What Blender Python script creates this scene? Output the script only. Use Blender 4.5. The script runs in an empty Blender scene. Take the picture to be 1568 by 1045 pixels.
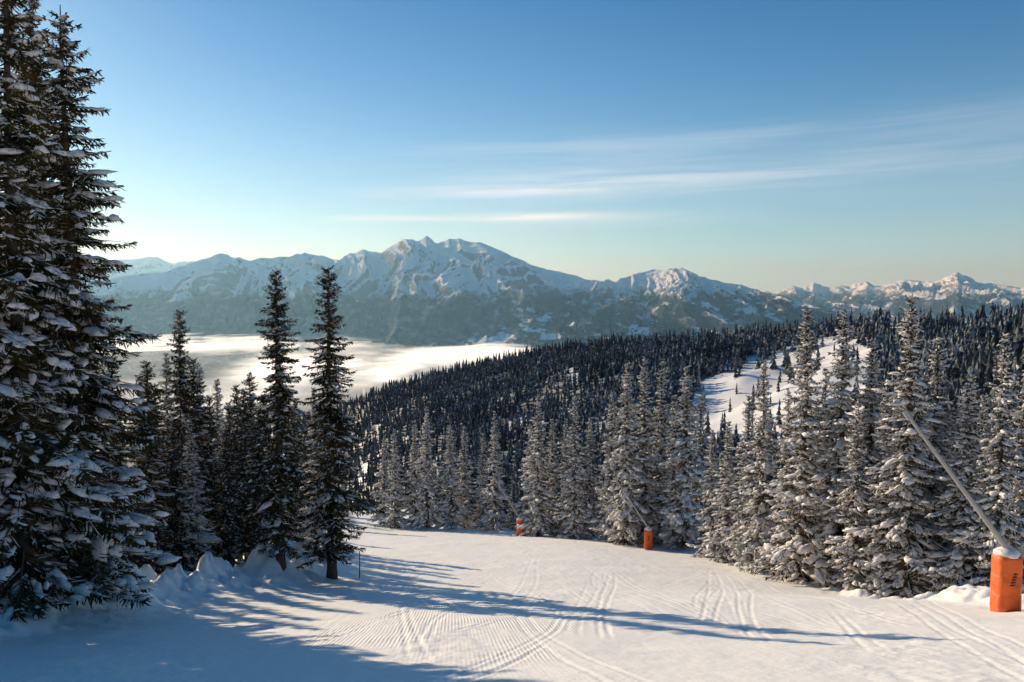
import bpy, math, numpy as np
from math import radians, tan, atan, sin, cos, pi
rng0 = np.random.default_rng(11)
scene = bpy.context.scene
scene.view_settings.view_transform = 'Standard'
scene.view_settings.look = 'None'
scene.view_settings.exposure = 0
PITCH = radians(3.4)
SAZ = -41.; SEL = 17.5
SUN = (sin(radians(SAZ))*cos(radians(SEL)), cos(radians(SAZ))*cos(radians(SEL)), sin(radians(SEL)))
def ratio(v):  # depression (drop per metre) for a picture row of the survey photo
    return np.tan(np.arctan((np.asarray(v, float) - 522.5) / 1221.0) + PITCH)

# ------------------------------------------------------------------ noise
def _h(ix, iy, s):
    n = (ix.astype(np.int64) * 374761393 + iy.astype(np.int64) * 668265263 + s * 974711) & 0xffffffff
    n = ((n ^ (n >> 13)) * 1274126177) & 0xffffffff
    n = (n ^ (n >> 16)) & 0xffff
    return n / 65535.0 * 2 * pi
def perlin(x, y, s=0):
    x = np.asarray(x, float); y = np.asarray(y, float)
    ix = np.floor(x); iy = np.floor(y); fx = x - ix; fy = y - iy
    ux = fx*fx*fx*(fx*(fx*6-15)+10); uy = fy*fy*fy*(fy*(fy*6-15)+10)
    def g(dx, dy):
        a = _h(ix+dx, iy+dy, s)
        return np.cos(a)*(fx-dx) + np.sin(a)*(fy-dy)
    return 1.5*((g(0,0)*(1-ux)+g(1,0)*ux)*(1-uy) + (g(0,1)*(1-ux)+g(1,1)*ux)*uy)
def fbm(x, y, o=4, s=0):
    r = 0; a = 1; f = 1
    for i in range(o):
        r = r + a*perlin(x*f, y*f, s+i*7); a *= .5; f *= 2.03
    return r
def ridged(x, y, o=5, s=0):
    r = 0; a = 1; f = 1; w = 1
    for i in range(o):
        n = 1-np.abs(perlin(x*f, y*f, s+i*7)); n = n*n*w
        w = np.clip(n*1.6, 0, 1)
        r = r + a*n; a *= .5; f *= 2.07
    return r
def sstep(a, b, x):
    t = np.clip((x-a)/(b-a), 0, 1); return t*t*(3-2*t)

# ------------------------------------------------------------------ mesh helper
def build_mesh(name, parts, mats, attrs=None):
    V = []; L = []; tot = []; mi = []; sm = []; off = 0
    for (v, f, m, s) in parts:
        v = np.asarray(v, float).reshape(-1, 3); f = np.asarray(f, np.int64)
        if len(f) == 0: continue
        V.append(v); L.append((f+off).ravel()); tot.append(np.full(len(f), f.shape[1]))
        mi.append(np.full(len(f), m)); sm.append(np.full(len(f), s, bool)); off += len(v)
    V = np.concatenate(V); L = np.concatenate(L); tot = np.concatenate(tot)
    mi = np.concatenate(mi); sm = np.concatenate(sm)
    me = bpy.data.meshes.new(name)
    me.vertices.add(len(V)); me.vertices.foreach_set('co', V.astype(np.float32).ravel())
    me.loops.add(len(L)); me.loops.foreach_set('vertex_index', L.astype(np.int32))
    me.polygons.add(len(tot))
    st = np.concatenate([[0], np.cumsum(tot)[:-1]])
    me.polygons.foreach_set('loop_start', st.astype(np.int32))
    me.polygons.foreach_set('loop_total', tot.astype(np.int32))
    for m in mats: me.materials.append(m)
    me.polygons.foreach_set('material_index', mi.astype(np.int32))
    me.polygons.foreach_set('use_smooth', sm)
    me.update(calc_edges=True)
    if attrs:
        for k, a in attrs.items():
            at = me.attributes.new(k, 'FLOAT', 'POINT'); at.data.foreach_set('value', np.asarray(a, np.float32).ravel())
    return me
def add_obj(name, me, loc=(0,0,0), rot=0, sc=1, parent=None):
    o = bpy.data.objects.new(name, me); scene.collection.objects.link(o)
    o.location = loc; o.rotation_euler = (0, 0, rot)
    o.scale = sc if hasattr(sc, '__len__') else (sc, sc, sc)
    if parent: o.parent = parent
    return o
def grid_faces(n, m, wrap=False):
    i = np.arange(n-1)[:, None]; j = np.arange(m-1)[None, :]
    a = i*m+j
    return np.stack([a, a+1, a+m+1, a+m], -1).reshape(-1, 4)

# ------------------------------------------------------------------ node helper
class NT:
    def __init__(s, tree): s.t = tree; s.n = tree.nodes; s.l = tree.links
    def put(s, sock, val):
        if val is None: return
        if hasattr(val, 'is_linked') or isinstance(val, bpy.types.NodeSocket): s.l.new(val, sock)
        else: sock.default_value = val
    def m(s, op, a, b=None, c=None, clamp=False):
        n = s.n.new('ShaderNodeMath'); n.operation = op; n.use_clamp = clamp
        s.put(n.inputs[0], a); s.put(n.inputs[1], b)
        if c is not None: s.put(n.inputs[2], c)
        return n.outputs[0]
    def ss(s, v, a, b, lo=0., hi=1.):
        n = s.n.new('ShaderNodeMapRange'); n.interpolation_type = 'SMOOTHSTEP'
        s.put(n.inputs[0], v); n.inputs[1].default_value = a; n.inputs[2].default_value = b
        n.inputs[3].default_value = lo; n.inputs[4].default_value = hi
        return n.outputs[0]
    def noise(s, vec, scale, detail=3, rough=.5, dist=0.):
        n = s.n.new('ShaderNodeTexNoise'); s.put(n.inputs['Vector'], vec)
        n.inputs['Scale'].default_value = scale; n.inputs['Detail'].default_value = detail
        n.inputs['Roughness'].default_value = rough; n.inputs['Distortion'].default_value = dist
        return n.outputs[0]
    def mix(s, f, a, b):
        n = s.n.new('ShaderNodeMix'); n.data_type = 'RGBA'
        s.put(n.inputs[0], f); s.put(n.inputs[6], a if not isinstance(a, tuple) else (*a, 1)[:4])
        s.put(n.inputs[7], b if not isinstance(b, tuple) else (*b, 1)[:4])
        return n.outputs[2]
    def pos(s):
        return s.n.new('ShaderNodeNewGeometry').outputs['Position']
    def nrm(s):
        return s.n.new('ShaderNodeNewGeometry').outputs['Normal']
    def sep(s, v):
        n = s.n.new('ShaderNodeSeparateXYZ'); s.put(n.inputs[0], v); return n.outputs
    def comb(s, x, y, z):
        n = s.n.new('ShaderNodeCombineXYZ'); s.put(n.inputs[0], x); s.put(n.inputs[1], y); s.put(n.inputs[2], z)
        return n.outputs[0]
    def vop(s, op, v, sc):
        n = s.n.new('ShaderNodeVectorMath'); n.operation = op; s.put(n.inputs[0], v)
        if sc is not None: s.put(n.inputs[1], sc)
        return n.outputs[0]
    def vmul(s, v, sc): return s.vop('MULTIPLY', v, sc)
    def bump(s, h, strength=1., dist=1.):
        n = s.n.new('ShaderNodeBump'); n.inputs['Strength'].default_value = strength
        n.inputs['Distance'].default_value = dist; s.l.new(h, n.inputs['Height']); return n.outputs[0]
def new_mat(name):
    m = bpy.data.materials.new(name); m.use_nodes = True
    b = m.node_tree.nodes['Principled BSDF']
    b.inputs['Roughness'].default_value = .8
    b.inputs['Specular IOR Level'].default_value = .15
    return m, NT(m.node_tree), b
def diffuse_mat(name):
    m = bpy.data.materials.new(name); m.use_nodes = True; t = NT(m.node_tree)
    for nd in list(t.n):
        if nd.type != 'OUTPUT_MATERIAL': t.n.remove(nd)
    out = [nd for nd in t.n if nd.type == 'OUTPUT_MATERIAL'][0]
    d = t.n.new('ShaderNodeBsdfDiffuse'); t.l.new(d.outputs[0], out.inputs[0])
    return m, t, d

SNOW = (.97, .95, .92)
needle, t, b = diffuse_mat('spruce_needles')
p = t.pos()
n1 = t.noise(p, .9, 2)
col = t.mix(t.ss(n1, .35, .65), (.030, .038, .018), (.095, .075, .033))
t.put(b.inputs[0], col)
tsnow, t, b = diffuse_mat('branch_snow')
p = t.pos(); n2 = t.noise(p, 12., 1)
t.put(b.inputs[0], t.mix(t.ss(n2, .3, .75), (.93,.91,.88), (.66, .62, .57)))
bark, t, b = diffuse_mat('spruce_bark')
p = t.vmul(t.pos(), (10, 10, 3)); n2 = t.noise(p, 1.5, 3, .6)
t.put(b.inputs[0], t.mix(n2, (.05, .035, .028), (.16, .12, .09)))
t.put(b.inputs['Normal'], t.bump(n2, .6, .03))

# ------------------------------------------------------------------ terrain function
def near_depth(x, y):
    ys = [-400, -30, 0, 24, 42, 76, 100, 150, 200, 400]
    ds = [-130, -8, 2, 10.1, 15.4, 24, 30.2, 40.3, 53, 105]
    d = 0
    for o in (-4, -2, 0, 2, 4): d = d + np.interp(y+o, ys, ds)/5
    return d
def x_left(y): return np.interp(y, [0,15,25,35,44,60,80,110,150,220], [-14,-13,-12.5,-11.5,-10,-13,-17.5,-21.5,-31,-43])
def x_right(y): return np.interp(y, [0,24,35,45,55,75,94,103,150,220], [14,16.6,17.8,18,18.5,16,4,-13.,-20,-29])
RU = (np.array([-2500,-400,0,200,400,530,600,700,780,870,975,1100,1200,1300,1400,1568,1900,3500])-784)/1221.
RV = ratio(np.array([900,800,740,700,650,614,585,558,541,523,511,503,494,483,475,465,450,430]))
RR = np.array([1500,1500,1500,1500,1500,1500,1400,1250,1150,1050,950,860,770,690,620,540,480,450.])
def terrain(x, y, detail=True):
    x = np.asarray(x, float); y = np.asarray(y, float)
    r = np.hypot(x, y); th = np.arctan2(x, y)
    k = np.tan(np.clip(th, -1.25, 1.25))
    z = -near_depth(x, y)
    xl = x_left(y); xr = x_right(y); dl = xl-x; dr = x-xr
    piste = sstep(-1.0, 0.6, -dl)*sstep(-1.0, .6, -dr)*(y < 240)
    nz = fbm(x/2.2, y/2.2, 4, 3)
    big = fbm(x/9., y/9., 3, 9)
    z = z - .0028*np.clip(x, 0, 22)**2*sstep(22, 42, y)
    z = z + .25*sstep(8, 15, x)*sstep(42, 28, y)*sstep(10, 20, y)
    far = sstep(120, 20, r)
    berm = np.exp(-((dl-2.6)/2.4)**2)*(dl > -3)*sstep(5, 20, y)
    lump = np.clip(fbm(x/1.5+9, y/1.5, 3, 44), 0, 1)
    z = z + berm*(.85+.6*nz+1.1*lump)*sstep(110, 60, y)
    z = z + np.exp(-((dr-1.2)/1.3)**2)*(.3+.35*nz+.4*lump)*sstep(5, 15, y)*sstep(120, 80, y)
    z = z + (1-piste)*(.22*nz+.3*big)*far + piste*(.10*big+.02*nz)
    z = z - np.clip((dl-5.5)*.28, 0, 7)*sstep(28, 45, y)
    z = z - np.clip((dr-3.)*.22, 0, 7)*sstep(-60, 30, y)
    # valley / opposite spur
    rr = np.interp(k, RU, RR); dd = np.interp(k, RU, RV)*rr + 14
    rr = rr*np.where(np.abs(th) > 1.25, 1.3, 1)
    rg = np.clip(rr*.42, 225, 480); dg = rg*.29
    dg = np.maximum(dg, dd+5)
    tt = np.clip((r-rg)/(rr-rg), 0, 1)
    hill = -(dg + (dd-dg)*np.sin(tt*pi/2)**.85)
    hill = hill + fbm(x/160., y/160., 4, 21)*13*np.sin(np.clip(tt, 0, 1)*pi) + fbm(x/60., y/60., 3, 5)*2.
    b = sstep(0, 1, (r-rr)/(3600-rr))
    hill = hill*(1-b) + b*(-900)
    w = sstep(140, 230, r)*sstep(1.75, 1.35, np.abs(th))
    back = sstep(1.35, 1.75, np.abs(th))
    z = z*(1-w) + hill*w
    zb = np.minimum(-near_depth(x, y), 150)
    z = z*(1-back*sstep(140, 400, r)) + zb*back*sstep(140, 400, r)
    return z, piste

def clearing(x, y, z):
    """open snow runs on the opposite spur (bearing / drop limits surveyed on site)"""
    k = x/np.maximum(y, 1); q = -z/np.maximum(np.hypot(x, y), 1)
    wob = fbm(x/22., y/22., 4, 40)*.03
    up = np.interp(k, (np.array([1040,1070,1130,1200,1330,1345])-784)/1221., ratio([660,592,556,532,512,560]), left=9, right=9)
    lo = np.interp(k, (np.array([1040,1075,1200,1310,1340])-784)/1221., ratio([660,672,668,650,560]), left=0, right=0)
    c1 = (q+wob*.5 > up) & (q+wob*.5 < lo)
    up2 = np.interp(k, (np.array([770,790,850,1000])-784)/1221., ratio([652,640,636,650]), left=9, right=9)
    c2 = (q > up2) & (q < up2+.012) & (k < .02)
    c3 = (fbm(x/38.+5, y/70., 3, 83) > .66) & (np.hypot(x, y) > 300)
    return c1 | c2 | c3

# ------------------------------------------------------------------ terrain sheet
az = np.concatenate([np.arange(-180, -50, 2.5), np.arange(-50, -36, .3), np.arange(-36, 36, .11), np.arange(36, 50, .3), np.arange(50, 180.1, 2.5)])
rs = np.concatenate([[0.5], np.geomspace(2, 9, 60), np.geomspace(9.1, 120, 420), np.geomspace(121, 2500, 280), np.geomspace(2600, 70000, 60)])
A, R = np.meshgrid(np.radians(az), rs)
X = R*np.sin(A); Y = R*np.cos(A)
Z, P = terrain(X, Y)
# ski tracks and ruts pressed into the groomed snow
tr = np.random.default_rng(78)
tz = np.zeros_like(Z)
for i in range(38):
    x0 = tr.uniform(-7, 12); s_ = tr.normal(.03, .2); a_ = tr.choice([.15, .5, 1.4, 2.4]); f_ = tr.uniform(.05, .14); ph = tr.uniform(0, 6.3)
    y0 = tr.uniform(4, 30); y1 = y0+tr.uniform(10, 50); dep = tr.uniform(.006, .020)
    for off in (0, tr.uniform(.25, .6)):
        c = x0+off+s_*(Y-15)+a_*np.sin(Y*f_+ph)+off*.3*np.sin(Y*.2)
        d = np.abs(X-c); win = sstep(y0, y0+3, Y)*sstep(y1, y1-6, Y)
        tz -= win*dep*np.clip(1-(d/.08)**2, 0, 1); tz += win*dep*.4*np.exp(-((d-.13)/.045)**2)
chop = sstep(.15, .6, fbm(X/5., Y/8., 3, 91))
tz += chop*.028*fbm(X/.6, Y/.7, 3, 92)
Z = Z+tz*P*(R < 110)*(R > 3)
inhill = (R > 110)
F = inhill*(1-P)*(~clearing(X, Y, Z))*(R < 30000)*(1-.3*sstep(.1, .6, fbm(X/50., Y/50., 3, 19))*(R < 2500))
gm, t, b = new_mat('snow_ground')
pos = t.pos(); sx, sy, sz = t.sep(pos)
at = t.n.new('ShaderNodeAttribute'); at.attribute_name = 'forest'; fo = at.outputs['Fac']
ac = t.n.new('ShaderNodeAttribute'); ac.attribute_name = 'groomed'; gro = ac.outputs['Fac']
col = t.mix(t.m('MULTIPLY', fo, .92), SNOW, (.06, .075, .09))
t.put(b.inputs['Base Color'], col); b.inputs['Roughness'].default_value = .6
b.inputs['Specular IOR Level'].default_value = .3
gx = t.m('ADD', sx, t.m('MULTIPLY', sy, .075))
wave = t.m('SINE', t.m('MULTIPLY', gx, 2*pi/.095))
h = t.m('MULTIPLY', t.m('MULTIPLY', wave, .007), gro)
nf = t.noise(pos, 7., 2, .6); nm = t.noise(t.vmul(pos, (1, .5, 1)), 1.1, 2, .6)
h = t.m('ADD', h, t.m('MULTIPLY', nf, .024)); h = t.m('ADD', h, t.m('MULTIPLY', nm, .08))
t.put(b.inputs['Normal'], t.bump(h, .8, 1.))
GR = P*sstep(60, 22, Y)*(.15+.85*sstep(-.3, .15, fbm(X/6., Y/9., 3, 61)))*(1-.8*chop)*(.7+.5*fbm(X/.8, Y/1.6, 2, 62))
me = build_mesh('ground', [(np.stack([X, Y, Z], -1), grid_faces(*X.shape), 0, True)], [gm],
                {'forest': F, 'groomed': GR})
add_obj('snowy_ground', me)

def ground_z(x, y):
    return float(terrain(np.array([x]), np.array([y]))[0][0])

# ------------------------------------------------------------------ spruce builder
def norm(v): return v/np.maximum(np.linalg.norm(v, axis=-1, keepdims=True), 1e-9)
def make_spruce(name, seed, H, rm, step=.27, st=.13, nbl=4, snow=.5, bare=.04, bw=.06, padseg=6, ragged=.25, thin=.1, tipup=.3, ex=.8, frost=.33, psz=1., skirt=.6):
    rg = np.random.default_rng(seed)
    BB = []; BD = []; BW = []; PC = []; PT = []; PSz = []
    limbs = []
    z = H*bare
    while z < H*.985:
        tt = z/H
        Rr = rm*H*((1-tt)**ex)*min(1, skirt+tt*3.5)
        Rr *= 1+ragged*.7*math.sin(z*1.7+seed)*rg.uniform(.3, 1)
        nb = int(rg.integers(5, 9)) if tt < .93 else 4
        a0 = rg.uniform(0, 2*pi)
        for i in range(nb):
            if rg.random() < thin: continue
            a = a0+i*2*pi/nb+rg.uniform(-.35, .35)
            L = Rr*rg.uniform(1-ragged*1.4, 1+ragged*.8)+.06
            if rg.random() < .12: L *= .55
            dh = np.array([cos(a), sin(a), 0]); sd = np.array([-sin(a), cos(a), 0])
            sl = -.42+.25*tt+.75*tt**5+rg.uniform(-.15, .15); sag = rg.uniform(.15, .4)
            m = max(3, int(L/st))
            s = np.linspace(.12, 1, m)
            zb = z+rg.uniform(-.14, .14)
            sp = dh*(L*s)[:, None]; sp[:, 2] = zb+L*(sl*s-sag*s*s+tipup*s**3)
            sp = sp+sd*(np.sin(s*2.5)*rg.uniform(-.08, .08)*L)[:, None]
            limbs.append((zb, sp[-1]))
            tl = np.clip((.14+.28*L*(1-s*.75)), .12, .5)
            for q in range(nbl):
                sg = np.where((np.arange(m)+q) % 2, 1, -1)
                ang = rg.uniform(.45, 1.35, m)*sg
                ln = tl*rg.uniform(.55, 1.15, m)
                d = dh*np.cos(ang)[:, None]+sd*np.sin(ang)[:, None]
                d[:, 2] = rg.uniform(-.85, .05, m)
                BB.append(sp+rg.normal(0, .025, (m, 3))); BD.append(norm(d)*ln[:, None]); BW.append(bw*rg.uniform(.7, 1.4, m))
            d = dh*rg.uniform(-.1, .5, m)[:, None]+sd*rg.uniform(-.4, .4, m)[:, None]; d[:, 2] = -rg.uniform(.5, 1, m)
            BB.append(sp+0); BD.append(norm(d)*(tl*rg.uniform(.4, .9, m))[:, None]); BW.append(bw*rg.uniform(.7, 1.3, m))
            tg = norm(sp[-1]-sp[-2])
            BB.append(sp[-2:]+0); BD.append(np.stack([tg, tg])*.18); BW.append(np.full(2, bw*1.3))
            npd = rg.poisson(snow*(1.2+L*2.4))
            for j in range(npd):
                si = rg.uniform(.2, 1.0); kk = min(m-1, max(1, int(si*(m-1))))
                tgt = norm(sp[kk]-sp[kk-1])
                off = sd*rg.normal(0, .12*L*(1-si*.4))
                c = sp[kk]+off+np.array([0, 0, .02-abs(np.dot(off, sd))*.25])
                sz = psz*rg.uniform(.05, .14)*(.6+.5*min(L, 2.2))*rg.choice([.7, 1, 1.35])
                PC.append(c); PT.append(tgt); PSz.append((sz*rg.uniform(1, 2.), sz*rg.uniform(.6, 1.), sz*rg.uniform(.4, .7)))
        z += step*rg.uniform(.6, 1.4)*(1-.45*tt)
    BB = np.concatenate(BB); BD = np.concatenate(BD); BW = np.concatenate(BW)
    n = len(BB)
    rv = rg.normal(0, 1, (n, 3)); rv[:, 2] += 1.3
    S = norm(np.cross(BD, rv))*BW[:, None]*.5
    V = np.stack([BB-S*.8, BB+S*.8, BB+BD*.75+S*.8, BB+BD-S*.5], 1)
    snowy = (rg.random(n) < frost) & (BD[:, 2] > -.78*np.linalg.norm(BD, axis=1))
    V[snowy] += np.array([0, 0, .02])
    parts = []
    ve = V[~snowy].reshape(-1, 3); parts.append((ve, np.arange(len(ve)).reshape(-1, 4), 1, False))
    ve = V[snowy].reshape(-1, 3); parts.append((ve, np.arange(len(ve)).reshape(-1, 4), 2, False))
    if PC:
        PC = np.array(PC); PT = norm(np.array(PT)); PSz = np.array(PSz); k = len(PC); g = padseg
        side = norm(np.cross(np.array([0, 0, 1.]), PT)); upv = norm(np.cross(PT, side))
        aa = np.arange(g)*2*pi/g
        T = [np.array([[0, 0, 1.]]), np.stack([np.cos(aa)*.62, np.sin(aa)*.62, np.full(g, .72)], 1), np.stack([np.cos(aa), np.sin(aa), np.full(g, -.12)], 1),
             np.array([[0, 0, -.35]])]
        T = np.concatenate(T)
        TT = T[None]+rg.normal(0, .15, (k, len(T), 3))
        TT = TT*PSz[:, None, :]
        W = PC[:, None]+TT[..., 0:1]*PT[:, None]+TT[..., 1:2]*side[:, None]+TT[..., 2:3]*upv[:, None]
        nv = len(T); base = np.arange(k)[:, None, None]*nv
        j = np.arange(g); jn = (j+1) % g
        f3 = np.stack([np.zeros(g, int), 1+j, 1+jn], 1); f3b = np.stack([np.full(g, nv-1), 1+g+jn, 1+g+j], 1)
        f4 = np.stack([1+j, 1+g+j, 1+g+jn, 1+jn], 1)
        W = W.reshape(-1, 3)
        q3 = np.concatenate([f3, f3b, np.stack([f4[:, 0], f4[:, 1], f4[:, 2]], 1), np.stack([f4[:, 0], f4[:, 2], f4[:, 3]], 1)])
        parts.append((W, (base+q3[None]).reshape(-1, 3), 2, True))
    hs = np.linspace(-.6, H, 14); g = 9; aa = np.arange(g)*2*pi/g
    rad = (H*.0125+.03)*(1-np.clip(hs/H, 0, 1))**.85+.012; rad[0] *= 1.4
    cx = np.sin(hs*.5+seed)*.05
    TV = np.stack([cx[:, None]+rad[:, None]*np.cos(aa), rad[:, None]*np.sin(aa), np.repeat(hs[:, None], g, 1)], -1).reshape(-1, 3)
    tf = []
    for i in range(len(hs)-1):
        for j in range(g): tf.append((i*g+j, i*g+(j+1) % g, (i+1)*g+(j+1) % g, (i+1)*g+j))
    parts.append((TV, np.array(tf), 0, True))
    LV = []; LF = []
    for i, (zb, tip) in enumerate(limbs):
        d = tip-np.array([0, 0, zb]); r_ = .012+.012*np.linalg.norm(d)
        s1 = norm(np.cross(d, [0, 0, 1.]))*r_
        b0 = np.array([0, 0, zb]); LV += [b0-s1, b0+s1, b0+np.array([0, 0, r_*1.6]), tip]
        o = i*4; LF += [(o, o+1, o+3), (o+1, o+2, o+3), (o+2, o, o+3)]
    parts.append((np.array(LV), np.array(LF), 0, False))
    return build_mesh(name, parts, [bark, needle, tsnow])

V_big = [make_spruce('spruce_big_%d' % i, 100+i, 18, .155, step=.36, st=.12, nbl=6, snow=.62, bw=.05, ragged=.38, thin=.14, ex=.72, frost=.14, psz=1.08, skirt=.35) for i in range(2)]
V_slim = [make_spruce('spruce_slim_%d' % i, 200+i, 16, .108, step=.29, st=.12, nbl=6, snow=.3, bw=.055, bare=.09, ragged=.4, thin=.2, ex=.6, frost=.12, skirt=.3) for i in range(3)]
V_snowy = [make_spruce('spruce_snowy_%d' % i, 300+i, 16, .135+.014*(i % 3), step=.35, st=.13, nbl=5, snow=1.3, bw=.06, bare=.02, ragged=.4, thin=.17, ex=.82, frost=.5, psz=1.2) for i in range(5)]
V_mid = [make_spruce('spruce_mid_%d' % i, 400+i, 15, .125+.012*(i % 2), step=.45, st=.3, nbl=3, snow=.6, bw=.17, padseg=5, bare=.03, ragged=.33, ex=.85, frost=.3) for i in range(4)]

def put_tree(u, y, vtop, kinds, name='spruce_tree', parent=None, wid=1.):
    k = (u-784)/1221.; x = k*y*1.018
    g = ground_z(x, y)
    H = max(4., -float(ratio(vtop))*y*1.0-g) if vtop is not None else 12
    me = kinds[int(rng0.integers(len(kinds)))]
    H0 = 18. if me in V_big else 16.
    s = H/H0
    w = s*rng0.uniform(.88, 1.18)*wid
    return add_obj(name, me, (x, y, g-.15), rng0.uniform(0, 6.28), (w, w, s), parent)

big = [(122,24.5,0),(38,22,-160),(75,28,-30),(-60,21,-120),(-170,20,-60),(-330,22,-60),(-480,19,0),(60,32,60),(-120,31,40),(95,31,260)]
for a in big: put_tree(*a, V_big)
put_tree(430, 40, 405, [V_slim[0]]); put_tree(508, 41, 404, [V_slim[1]]); put_tree(284, 48, 470, [V_slim[2]])
left = [(262,52,536),(243,47,585),(312,55,560),(338,60,577),(367,61,585),(388,58,567),(222,44,570),(180,40,540),(484,46,590),(296,45,640),(150,38,500),(408,64,600),(350,50,650)]
for a in left: put_tree(*a, V_slim+V_snowy[:2])
left2 = [(232,43,548),(302,50,545),(326,53,600),(355,56,612),(378,54,590),(400,52,630),(452,58,640),(470,62,655),(270,44,640)]
for a in left2: put_tree(*a, V_slim, wid=1.1)
right = [(1165,55,545),(1143,60,600),(1228,48,470),(1284,47,468),(1328,46,520),(1385,42,443),(1425,44,508),(1476,40,565),(1527,38,505),(1562,46,540),(1203,52,590),(1258,50,560),(1350,43,590),(1308,44,610),(1112,62,640),(1088,66,655),(1452,43,620),(1500,45,600),(1600,40,480),(1680,42,500)]
for a in right: put_tree(*a, V_snowy)
cen = [(958,76,553),(985,78,545),(1010,79,548),(1048,74,558),(935,80,600),(880,84,603),(866,88,640),(824,88,603),(845,90,640),(812,99,650),(758,99,628),(740,104,660),(690,102,650),(655,103,622),(636,106,640),(606,105,655),(712,106,650),(590,110,664),(902,86,640),(1030,84,600),(1070,80,600)]
for a in cen: put_tree(*a, V_snowy, wid=.95)

fp = bpy.data.objects.new('spruce_forest', None); scene.collection.objects.link(fp)
r1 = np.random.default_rng(5); cnt = 0; placed = []
for _ in range(6000):
    if cnt > 500: break
    y = r1.uniform(48, 330); k = r1.uniform(-.8, .85); x = k*y
    if x_left(y)-1.5 < x < x_right(y)+2.5+(y < 96): continue
    if y < 120 and x > x_right(y) and x < x_right(y)+7 : continue
    if x < 0 and y < 62: continue
    if any((x-a)**2+(y-b_)**2 < (2.6+y*.012)**2 for a, b_ in placed): continue
    g, _p = terrain(np.array([x]), np.array([y]))
    if bool(clearing(np.array([x]), np.array([y]), g)[0]) : continue
    placed.append((x, y)); cnt += 1
    H = r1.uniform(8.5, 15.5); 
    if y < 110: H = r1.uniform(7, 12.5)
    me = V_mid[int(r1.integers(4))]; s = H/15.
    add_obj('spruce', me, (x, y, float(g[0])-.2), r1.uniform(0, 6.28), (s*1.05, s*1.05, s), fp)

# ------------------------------------------------------------------ far forest (one mesh)
ff, t, b = diffuse_mat('far_conifers')
pos = t.pos(); n1 = t.noise(pos, .5, 1); n2 = t.noise(pos, .02, 1)
sm = t.m('MULTIPLY', t.ss(n1, .42, .62), t.ss(n2, .35, .65, .25, .9))
t.put(b.inputs[0], t.mix(sm, t.mix(n1, (.040, .055, .062), (.09, .088, .078)), (.36, .40, .44)))
r2 = np.random.default_rng(8)
N = 90000
kk = r2.uniform(-.85, .85, N); rmax = np.interp(kk, RU, RR)
rr_ = 240+(rmax*1.06-240)*np.sqrt(r2.random(N))
th = np.arctan(kk); x = rr_*np.sin(th); y = rr_*np.cos(th)
cell = 5.0+rr_*.0015
key = (np.floor(x/cell).astype(np.int64)*100003+np.floor(y/cell).astype(np.int64))
_, ui = np.unique(key, return_index=True)
x = x[ui]; y = y[ui]
z, _p = terrain(x, y)
dens = fbm(x/45., y/45., 3, 77)
keep = (~clearing(x, y, z) | (r2.random(len(x)) < .08)) & (dens > -.75)
x = x[keep]; y = y[keep]; z = z[keep]; n = len(x)
Hh = r2.uniform(7, 18.5, n)*(1+.2*dens[keep])
def far_template(seed):
    g = np.random.default_rng(seed); V = []; Fc = []; seg = 6
    for i in range(5):
        zt = [1., .82, .64, .46, .28][i]; zbm = [.76, .56, .38, .2, .03][i]; rad = [.045, .08, .11, .135, .145][i]
        o = len(V); V.append((0, 0, zt))
        for j in range(seg):
            a = j*2*pi/seg+i*.5; rj = rad*(1.25 if j % 2 else .72)*g.uniform(.8, 1.2)
            V.append((cos(a)*rj, sin(a)*rj, zbm+g.uniform(-.03, .03)))
        for j in range(seg): Fc.append((o, o+1+j, o+1+(j+1) % seg))
    return np.array(V), np.array(Fc)
parts = []
tv = r2.integers(0, 5, n)
for q in range(5):
    T, Fc = far_template(q); m = tv == q; mm = int(m.sum())
    a = r2.uniform(0, 6.28, mm); c, s = np.cos(a), np.sin(a)
    h = Hh[m]; w = h*r2.uniform(.8, 1.2, mm)
    vx = (T[None, :, 0]*c[:, None]-T[None, :, 1]*s[:, None])*w[:, None]+x[m][:, None]
    vy = (T[None, :, 0]*s[:, None]+T[None, :, 1]*c[:, None])*w[:, None]+y[m][:, None]
    vz = T[None, :, 2]*h[:, None]+z[m][:, None]-.4
    parts.append((np.stack([vx, vy, vz], -1), (np.arange(mm)[:, None, None]*len(T)+Fc[None]).reshape(-1, 3), 0, False))
add_obj('distant_conifer_forest', build_mesh('distant_forest', parts, [ff]))
print('far trees', n, 'mid', cnt)

# ------------------------------------------------------------------ mountains
mm_, t, b = diffuse_mat('alpine_slopes')
pos = t.pos(); sx, sy, sz = t.sep(pos); nz = t.sep(t.nrm())[2]
nA = t.noise(pos, .0022, 5, .62); nB = t.noise(pos, .012, 4, .6); nC = t.noise(t.vmul(pos, (1, .35, 2.2)), .0042, 4, .55); nD = t.noise(pos, .0011, 1)
steep = t.m('ADD', nz, t.m('MULTIPLY', t.m('SUBTRACT', nB, .5), .7))
rock = t.ss(steep, .68, .56)
rock = t.m('MULTIPLY', rock, .82)
col = t.mix(rock, (.92, .93, .95), (.09, .09, .10))
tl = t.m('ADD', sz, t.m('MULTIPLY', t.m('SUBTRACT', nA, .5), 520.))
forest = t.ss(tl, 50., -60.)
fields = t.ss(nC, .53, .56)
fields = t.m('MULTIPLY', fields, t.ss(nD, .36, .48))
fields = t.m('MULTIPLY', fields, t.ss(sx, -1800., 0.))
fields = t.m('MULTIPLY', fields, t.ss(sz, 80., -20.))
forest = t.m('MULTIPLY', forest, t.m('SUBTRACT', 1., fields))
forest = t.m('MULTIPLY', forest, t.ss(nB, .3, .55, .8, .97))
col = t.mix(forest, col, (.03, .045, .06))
t.put(b.inputs[0], col)
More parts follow.
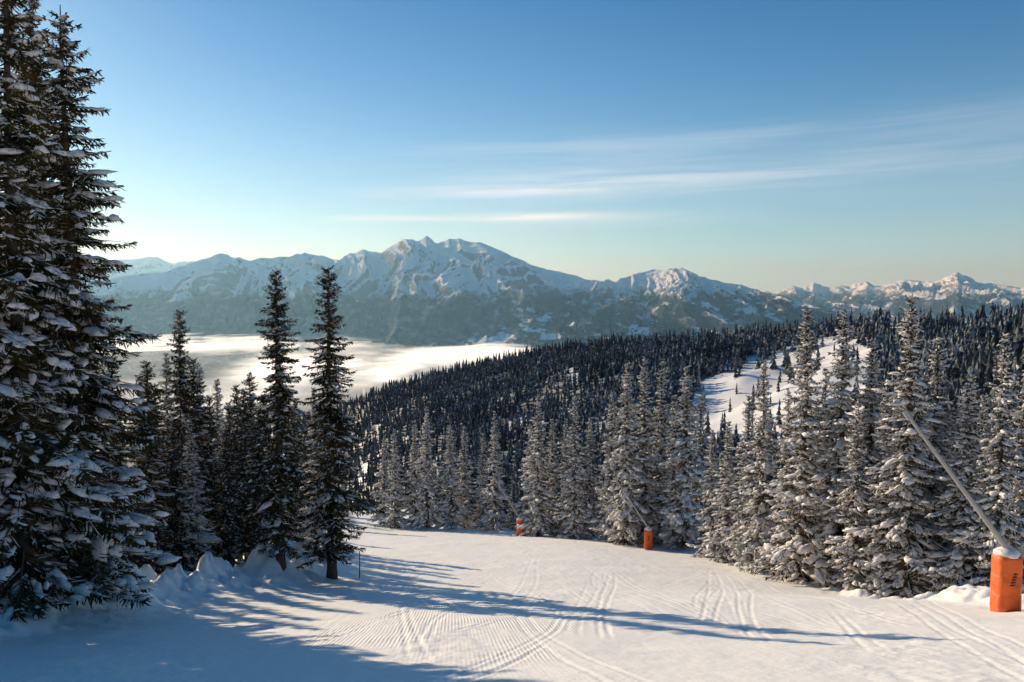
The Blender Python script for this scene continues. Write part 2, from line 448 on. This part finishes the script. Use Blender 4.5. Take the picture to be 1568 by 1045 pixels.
t.put(b.inputs['Normal'], t.bump(nB, .9, 60.))
def mountain(name, sky, r0, rrid, rend, zb, na, nr, pw, amp, seed, kr):
    U = (np.array([s[0] for s in sky])-784)/1221.; Q = ratio([s[1] for s in sky])
    ks = np.tan(np.linspace(math.atan(kr[0]), math.atan(kr[1]), na))
    tt = np.concatenate([np.linspace(0, 1, nr), np.linspace(1, 1.6, nr//4)[1:]])
    K, T = np.meshgrid(ks, tt)
    rid = rrid*(1+.05*fbm(K*3.2, K*0, 3, seed+3))
    if callable(r0): r0v = r0(K)
    else: r0v = r0
    Rr = r0v+(rid-r0v)*T
    th = np.arctan(K); x = Rr*np.sin(th); y = Rr*np.cos(th)
    top = -np.interp(K, U, Q)*rid*np.cos(th)
    top = top+rrid*.0014*fbm(K*60, K*0+3, 4, seed+13)
    tc = np.clip(T, 0, 1)
    wx = x+500*fbm(x/2600., y/2600., 3, seed+50); wy = y+900*fbm(x/2600., y/2600., 3, seed+60)
    rg = ridged(wx/1150., wy/5200., 5, seed)-1.0
    rf = ridged(wx/280., wy/1000., 4, seed+9)-.9
    env = np.sin(np.clip(tc, 0, 1)*pi)**.8
    z = zb+(top-zb)*tc**pw
    z = z+amp*rg*env*(.15+1.2*tc)+amp*.45*rf*(env*(.15+tc)+.12*tc)
    back = np.clip(T-1, 0, 1)
    z = z-back*2600*(top-zb)/1500.
    lim = top/rid*Rr-(1-tc)*60+amp*.22*.3*rf*(tc > .9)
    z = np.where((T < 1) & (z > lim), lim-(z-lim)*.25, z)
    add_obj(name, build_mesh(name, [(np.stack([x, y, z], -1), grid_faces(*x.shape), 0, True)], [mm_]))
main = [(-900,470),(-300,430),(0,425),(170,425),(250,418),(300,402),(318,395),(340,388),(360,394),(385,398),(410,394),(430,396),(450,391),(465,388),(480,390),(500,394),(520,399),(535,390),(550,383),(570,385),(585,388),(600,376),(615,366),(625,367),(640,369),(655,362),(668,371),(690,368),(705,366),(722,371),(745,374),(765,384),(790,395),(820,407),(850,416),(880,423),(905,429),(940,430),(965,422),(990,416),(1015,413),(1045,410),(1062,418),(1075,426),(1110,432),(1130,436),(1150,442),(1180,449),(1210,458),(1260,474),(1400,500),(1700,540),(2500,600)]
mountain('snowy_mountain_massif', main, lambda K: np.interp(K*1221+784, [380, 680, 900], [9100, 7400, 6800]), 12500, 16000, -820, 1100, 320, 1.25, 300, 31, (-1.1, 1.1))
farR = [(700,470),(900,445),(1100,452),(1180,452),(1195,446),(1210,438),(1228,440),(1245,433),(1262,440),(1285,437),(1300,438),(1325,431),(1340,440),(1365,434),(1385,429),(1410,432),(1430,431),(1448,424),(1465,418),(1480,424),(1495,433),(1530,436),(1568,441),(1700,430),(2500,450)]
mountain('distant_mountain_range', farR, 13500, 21000, 24000, -700, 600, 160, 1.1, 380, 71, (-.05, 1.3))
farL = [(-900,420),(-200,405),(0,400),(150,402),(205,397),(225,395),(240,393),(252,398),(265,402),(295,400),(330,405),(420,415),(600,440),(800,470)]
mountain('distant_mountain_range', farL, 17000, 24000, 26000, -700, 400, 120, 1.1, 300, 91, (-1.3, 0.0))

# ------------------------------------------------------------------ sea of fog: soft veils stacked in the valley
fm = bpy.data.materials.new('valley_fog'); fm.use_nodes = True
t = NT(fm.node_tree)
for nd in list(t.n): 
    if nd.type != 'OUTPUT_MATERIAL': t.n.remove(nd)
out = [nd for nd in t.n if nd.type == 'OUTPUT_MATERIAL'][0]
df = t.n.new('ShaderNodeBsdfDiffuse'); df.inputs[0].default_value = (.99, .99, .99, 1)
# droplets scatter sunlight whatever the facing of the cloud top: shading normal leans to the sun
nn = t.vop('ADD', t.vop('MULTIPLY', t.nrm(), (.25, .25, .25)), tuple(1.2*c for c in SUN))
nn = t.vop('NORMALIZE', nn, None)
t.l.new(nn, df.inputs['Normal'])
# added glow brightens the fog, standing in for light scattered inside the cloud
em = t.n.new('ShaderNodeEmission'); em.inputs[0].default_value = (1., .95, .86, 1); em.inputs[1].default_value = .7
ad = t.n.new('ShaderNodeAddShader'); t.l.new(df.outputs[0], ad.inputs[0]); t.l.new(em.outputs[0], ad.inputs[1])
tp = t.n.new('ShaderNodeBsdfTransparent')
m2 = t.n.new('ShaderNodeMixShader')
ae = t.n.new('ShaderNodeAttribute'); ae.attribute_name = 'thick'
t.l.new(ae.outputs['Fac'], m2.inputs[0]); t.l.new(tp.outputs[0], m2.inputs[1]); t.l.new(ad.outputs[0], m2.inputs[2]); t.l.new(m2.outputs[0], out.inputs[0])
ks = np.tan(np.radians(np.linspace(-40, 6, 560))); rf = np.geomspace(2600, 12000, 460)
K, R = np.meshgrid(ks, rf); th = np.arctan(K); x = R*np.sin(th); y = R*np.cos(th)
ul = K*1221+784
wx = x+300*fbm(x/600., y/900., 3, 70); wy = y+500*fbm(x/600., y/900., 3, 75)
parts = []; th_ = []
n0 = fbm(wx/1000., wy/2600., 5, 15)
hump = fbm(x/1300., y/1500., 2, 27)
wv = 500*fbm(x/1500., y/3000., 3, 33)
c1 = np.interp(ul, [200, 380, 520, 640, 760, 900], [5400, 5800, 6200, 6500, 6800, 7000])+wv
rim = sstep(2600, 5000, R)*sstep(900, 780, ul)*sstep(12000, 10500, R)
b1 = np.exp(-((R-c1)/1000.)**2)*sstep(300, 470, ul)*sstep(880, 760, ul)
b2 = np.exp(-((R-9300-wv)/1200.)**2)*sstep(620, 430, ul)
b3 = np.exp(-((R-4300-wv*.5)/600.)**2)*sstep(540, 300, ul)*.3
veil = .20*sstep(-.7, .7, fbm(wx/1500., wy/2200., 4, 55))+.07
gf = grid_faces(*x.shape)
for i in range(3):
    # each veil has its own drifting edge, so the bank feathers out with height
    ni = n0+.6*fbm(wx/520.+i*3.1, wy/1100.+i*1.7, 4, 101+i)
    bank = sstep(.0+.13*i, 1.0+.13*i, 1.1*(b1+b2+b3)+.75*ni*(.2+b1+b2+b3))
    z = -560+i*38+30*hump+10*fbm(x/700., y/700., 2, 140+i)
    tk = rim*np.clip(veil*(i == 0)+(.86-.12*i)*bank, 0, .93)
    fk = gf[tk.ravel()[gf].max(1) > .012]
    parts.append((np.stack([x, y, z], -1), fk, 0, True)); th_.append(tk.ravel())
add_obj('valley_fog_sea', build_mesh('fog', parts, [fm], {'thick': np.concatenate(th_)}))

# ------------------------------------------------------------------ haze volume
def haze(name, lo, hi, dens, g, colr):
    V = np.array([[(lo, hi)[i][0], (lo, hi)[j][1], (lo, hi)[k_][2]] for i in (0, 1) for j in (0, 1) for k_ in (0, 1)])
    Fq = np.array([[0,1,3,2],[4,6,7,5],[0,4,5,1],[2,3,7,6],[0,2,6,4],[1,5,7,3]])
    m = bpy.data.materials.new(name); m.use_nodes = True; t = NT(m.node_tree)
    for nd in list(t.n):
        if nd.type != 'OUTPUT_MATERIAL': t.n.remove(nd)
    out = [nd for nd in t.n if nd.type == 'OUTPUT_MATERIAL'][0]
    vs = t.n.new('ShaderNodeVolumeScatter'); vs.inputs['Color'].default_value = (*colr, 1)
    vs.inputs['Density'].default_value = dens; vs.inputs['Anisotropy'].default_value = g
    t.l.new(vs.outputs[0], out.inputs['Volume'])
    add_obj(name, build_mesh(name, [(V, Fq, 0, False)], [m]))
haze('atmospheric_haze', (-30000, 1900, -1300), (40000, 30000, 950), 3.9e-5, .45, (.36, .70, 1.))

# ------------------------------------------------------------------ snow lances & marker
orm, t, b = new_mat('orange_padding')
pos = t.pos(); n1 = t.noise(pos, 3., 4)
t.put(b.inputs['Base Color'], t.mix(t.ss(n1, .5, .8), (.80, .14, .02), (.50, .10, .03)))
b.inputs['Roughness'].default_value = .5; b.inputs['Specular IOR Level'].default_value = .4
t.put(b.inputs['Normal'], t.bump(n1, .5, .12))
gal, t, b = new_mat('galvanised_steel')
n1 = t.noise(t.pos(), 8., 3)
t.put(b.inputs['Base Color'], t.mix(n1, (.3, .29, .27), (.5, .47, .42))); b.inputs['Metallic'].default_value = .3; b.inputs['Roughness'].default_value = .5
blk, t, b = new_mat('black_print'); b.inputs['Base Color'].default_value = (.03, .03, .035, 1)
def tube(p0, p1, r0, r1, seg=10, rings=2):
    p0 = np.array(p0, float); p1 = np.array(p1, float); d = norm(p1-p0)
    a = norm(np.cross(d, [0.3, 1, .2])); b_ = np.cross(d, a)
    V = []; Fq = []; an = np.arange(seg)*2*pi/seg
    for i in range(rings):
        f = i/(rings-1); c = p0+(p1-p0)*f; r_ = r0+(r1-r0)*f
        V += list(c+r_*(np.cos(an)[:, None]*a+np.sin(an)[:, None]*b_))
    for i in range(rings-1):
        for j in range(seg): Fq.append((i*seg+j, i*seg+(j+1) % seg, (i+1)*seg+(j+1) % seg, (i+1)*seg+j))
    return np.array(V), np.array(Fq)
def lance(x, y):
    g = ground_z(x, y)
    e = bpy.data.objects.new('snowmaking_lance', None); scene.collection.objects.link(e); e.location = (x, y, g)
    V = []; hs = [-.3, 0, .1, .6, .64, .68, 1.2, 1.24, 1.28, 1.75, 1.85, 1.87]; sc = [.98, 1, 1.03, 1.02, .97, 1.02, 1.03, .97, 1.02, 1.02, .95, .55]
    seg = 32
    for h_, s_ in zip(hs, sc):
        for j in range(seg):
            a = j*2*pi/seg; c, s = cos(a), sin(a)
            pr = (abs(c)**5+abs(s)**5)**(-.2); crease = 1-.05*(abs(math.sin(2*a)) > .97)
            V.append((.36*pr*c*s_*crease, .36*pr*s*s_*crease, h_))
    Fq = [(i*seg+j, i*seg+(j+1) % seg, (i+1)*seg+(j+1) % seg, (i+1)*seg+j) for i in range(len(hs)-1) for j in range(seg)]
    add_obj('padding', build_mesh('padding', [(V, Fq, 0, True)], [orm]), parent=e)
    add_obj('post', build_mesh('post', [(*tube((0, 0, -.3), (0, 0, 2.25), .07, .06), 0, True)], [gal]), parent=e)
    V = []; seg = 14
    for i, (r_, h_) in enumerate([(.36, 1.84), (.38, 1.9), (.3, 2.0), (.12, 2.07), (.01, 2.08)]):
        for j in range(seg):
            a = j*2*pi/seg; w = 1+.1*math.sin(3*a+i); V.append((r_*w*cos(a), r_*w*sin(a), h_))
    Fq = [(i*seg+j, i*seg+(j+1) % seg, (i+1)*seg+(j+1) % seg, (i+1)*seg+j) for i in range(4) for j in range(seg)]
    add_obj('snow_cap', build_mesh('snow_cap', [(V, Fq, 0, True)], [tsnow]), parent=e)
    p0 = np.array([.25, -.1, 1.65]); p1 = np.array([-2.75, 1.0, 6.1]); d = p1-p0
    parts = [(*tube(p0-d*.03, p1, .09, .055, 10, 3), 0, True), (*tube(p0+d*.25+[0, .09, -.05], p1+[0, .05, -.06], .02, .02, 6), 1, True),
             (*tube(p1-d*.01, p1+d*.05, .11, .09, 10), 0, True), (*tube((0, 0, 2.2), p0+d*.2, .04, .035), 0, True), (*tube((0, 0, 1.9), p0+d*.06, .09, .09), 0, True)]
    add_obj('lance_tube', build_mesh('lance_tube', parts, [gal, blk]), parent=e)
    parts = []
    for i in range(5):
        zz = .95+.09*i
        parts.append((np.array([(-.13+.03*i, -.388, zz), (.02+.03*i, -.388, zz+.02), (.06, -.388, zz+.06), (-.10+.02*i, -.388, zz+.05)]), np.array([[0, 1, 2, 3]]), 0, False))
    add_obj('print', build_mesh('print', parts, [blk]), parent=e)
for (u, y) in [(1541, 25.), (992, 72.), (796, 88.)]:
    lance((u-784)/1221.*y*1.02, y)
x, y = -8.2, 42.; g = ground_z(x, y)
mk = add_obj('piste_marker_pole', build_mesh('marker', [(*tube((0, 0, -.3), (0.03, 0, 1.5), .028, .022), 0, True), (*tube((0.02, 0, 1.15), (0.025, 0, 1.3), .034, .034), 1, True)], [blk, orm]), (x, y, g))

# ------------------------------------------------------------------ light, world
sd = bpy.data.lights.new('sun', 'SUN'); sd.energy = 5.; sd.angle = radians(.5); sd.color = (1., .81, .57)
so = bpy.data.objects.new('sun', sd); scene.collection.objects.link(so)
from mathutils import Vector
so.rotation_euler = Vector(SUN).to_track_quat('Z', 'Y').to_euler()
w = bpy.data.worlds.new('World'); scene.world = w; w.use_nodes = True
t = NT(w.node_tree); bg = t.n['Background']
sk = t.n.new('ShaderNodeTexSky'); sk.sky_type = 'NISHITA'; sk.sun_disc = False
sk.sun_elevation = radians(SEL); sk.sun_rotation = radians(SAZ); sk.altitude = 1800; sk.air_density = 1.; sk.dust_density = .6; sk.ozone_density = 2.
hs = t.n.new('ShaderNodeHueSaturation'); hs.inputs['Saturation'].default_value = 1.34; hs.inputs['Value'].default_value = .82; t.l.new(sk.outputs[0], hs.inputs['Color'])
sky = t.vmul(hs.outputs[0], (.88, 1.12, 1.09))
tc = t.n.new('ShaderNodeTexCoord'); gv = tc.outputs['Generated']; gx, gy, gz = t.sep(gv)
azn = t.m('MULTIPLY', t.m('ARCTAN2', gx, gy), 57.3); el = t.m('MULTIPLY', t.m('ARCSINE', gz), 57.3)
dn = t.n.new('ShaderNodeVectorMath'); dn.operation = 'DOT_PRODUCT'; t.l.new(gv, dn.inputs[0]); dn.inputs[1].default_value = SUN
hz = t.m('MULTIPLY', t.m('EXPONENT', t.m('MULTIPLY', t.m('MAXIMUM', el, 0.), -.15)), .82)
glow = t.ss(dn.outputs['Value'], .5, 1.)
sky = t.mix(hz, sky, t.mix(glow, (4.5, 5.6, 6.4), (8.4, 8.2, 7.8)))
v1 = t.comb(t.m('MULTIPLY', azn, .07), t.m('MULTIPLY', t.m('ADD', el, t.m('MULTIPLY', azn, -.02)), 1.5), 0.)
sn = t.noise(v1, 1., 6, .55, .4)
def streak(c0, slope, width, a0, a1, f0, f1, k):
    c = t.m('ADD', t.m('MULTIPLY', azn, slope), c0)
    d = t.m('DIVIDE', t.m('SUBTRACT', el, c), width)
    g = t.m('EXPONENT', t.m('MULTIPLY', t.m('MULTIPLY', d, d), -1.))
    g = t.m('MULTIPLY', g, t.m('MULTIPLY', t.ss(azn, a0, a1), t.ss(azn, f0, f1, 1., 0.)))
    return t.m('MULTIPLY', g, k)
cl = streak(5.45, .02, .24, -15, -8, -2, 9, 2.4)
cl = t.m('ADD', cl, streak(5.3, .0, .45, -6, 2, 5, 22, .7))
cl = t.m('ADD', cl, streak(7.2, .015, .45, -14, -6, 2, 16, 1.1))
cl = t.m('ADD', cl, streak(7.8, .01, .9, -10, 3, 10, 34, .65))
cl = t.m('ADD', cl, streak(10.0, .03, .6, -14, 2, 15, 45, .38))
cl = t.m('ADD', cl, streak(8.2, .02, 2.4, -14, 10, 30, 60, .35))
cl = t.m('MULTIPLY', cl, t.ss(sn, .3, .68, .3, 1.))
cl = t.m('MULTIPLY', cl, .48, clamp=True)
mixc = t.mix(cl, sky, (8.0, 8.1, 8.2))
t.l.new(mixc, bg.inputs[0]); bg.inputs[1].default_value = .12

cam = bpy.data.cameras.new('camera'); co = bpy.data.objects.new('camera', cam); scene.collection.objects.link(co)
cam.sensor_width = 36; cam.lens = 28.03; cam.clip_end = 200000; cam.clip_start = .1
co.location = (0, 0, 0); co.rotation_euler = (radians(90)-PITCH, 0, 0)
scene.camera = co
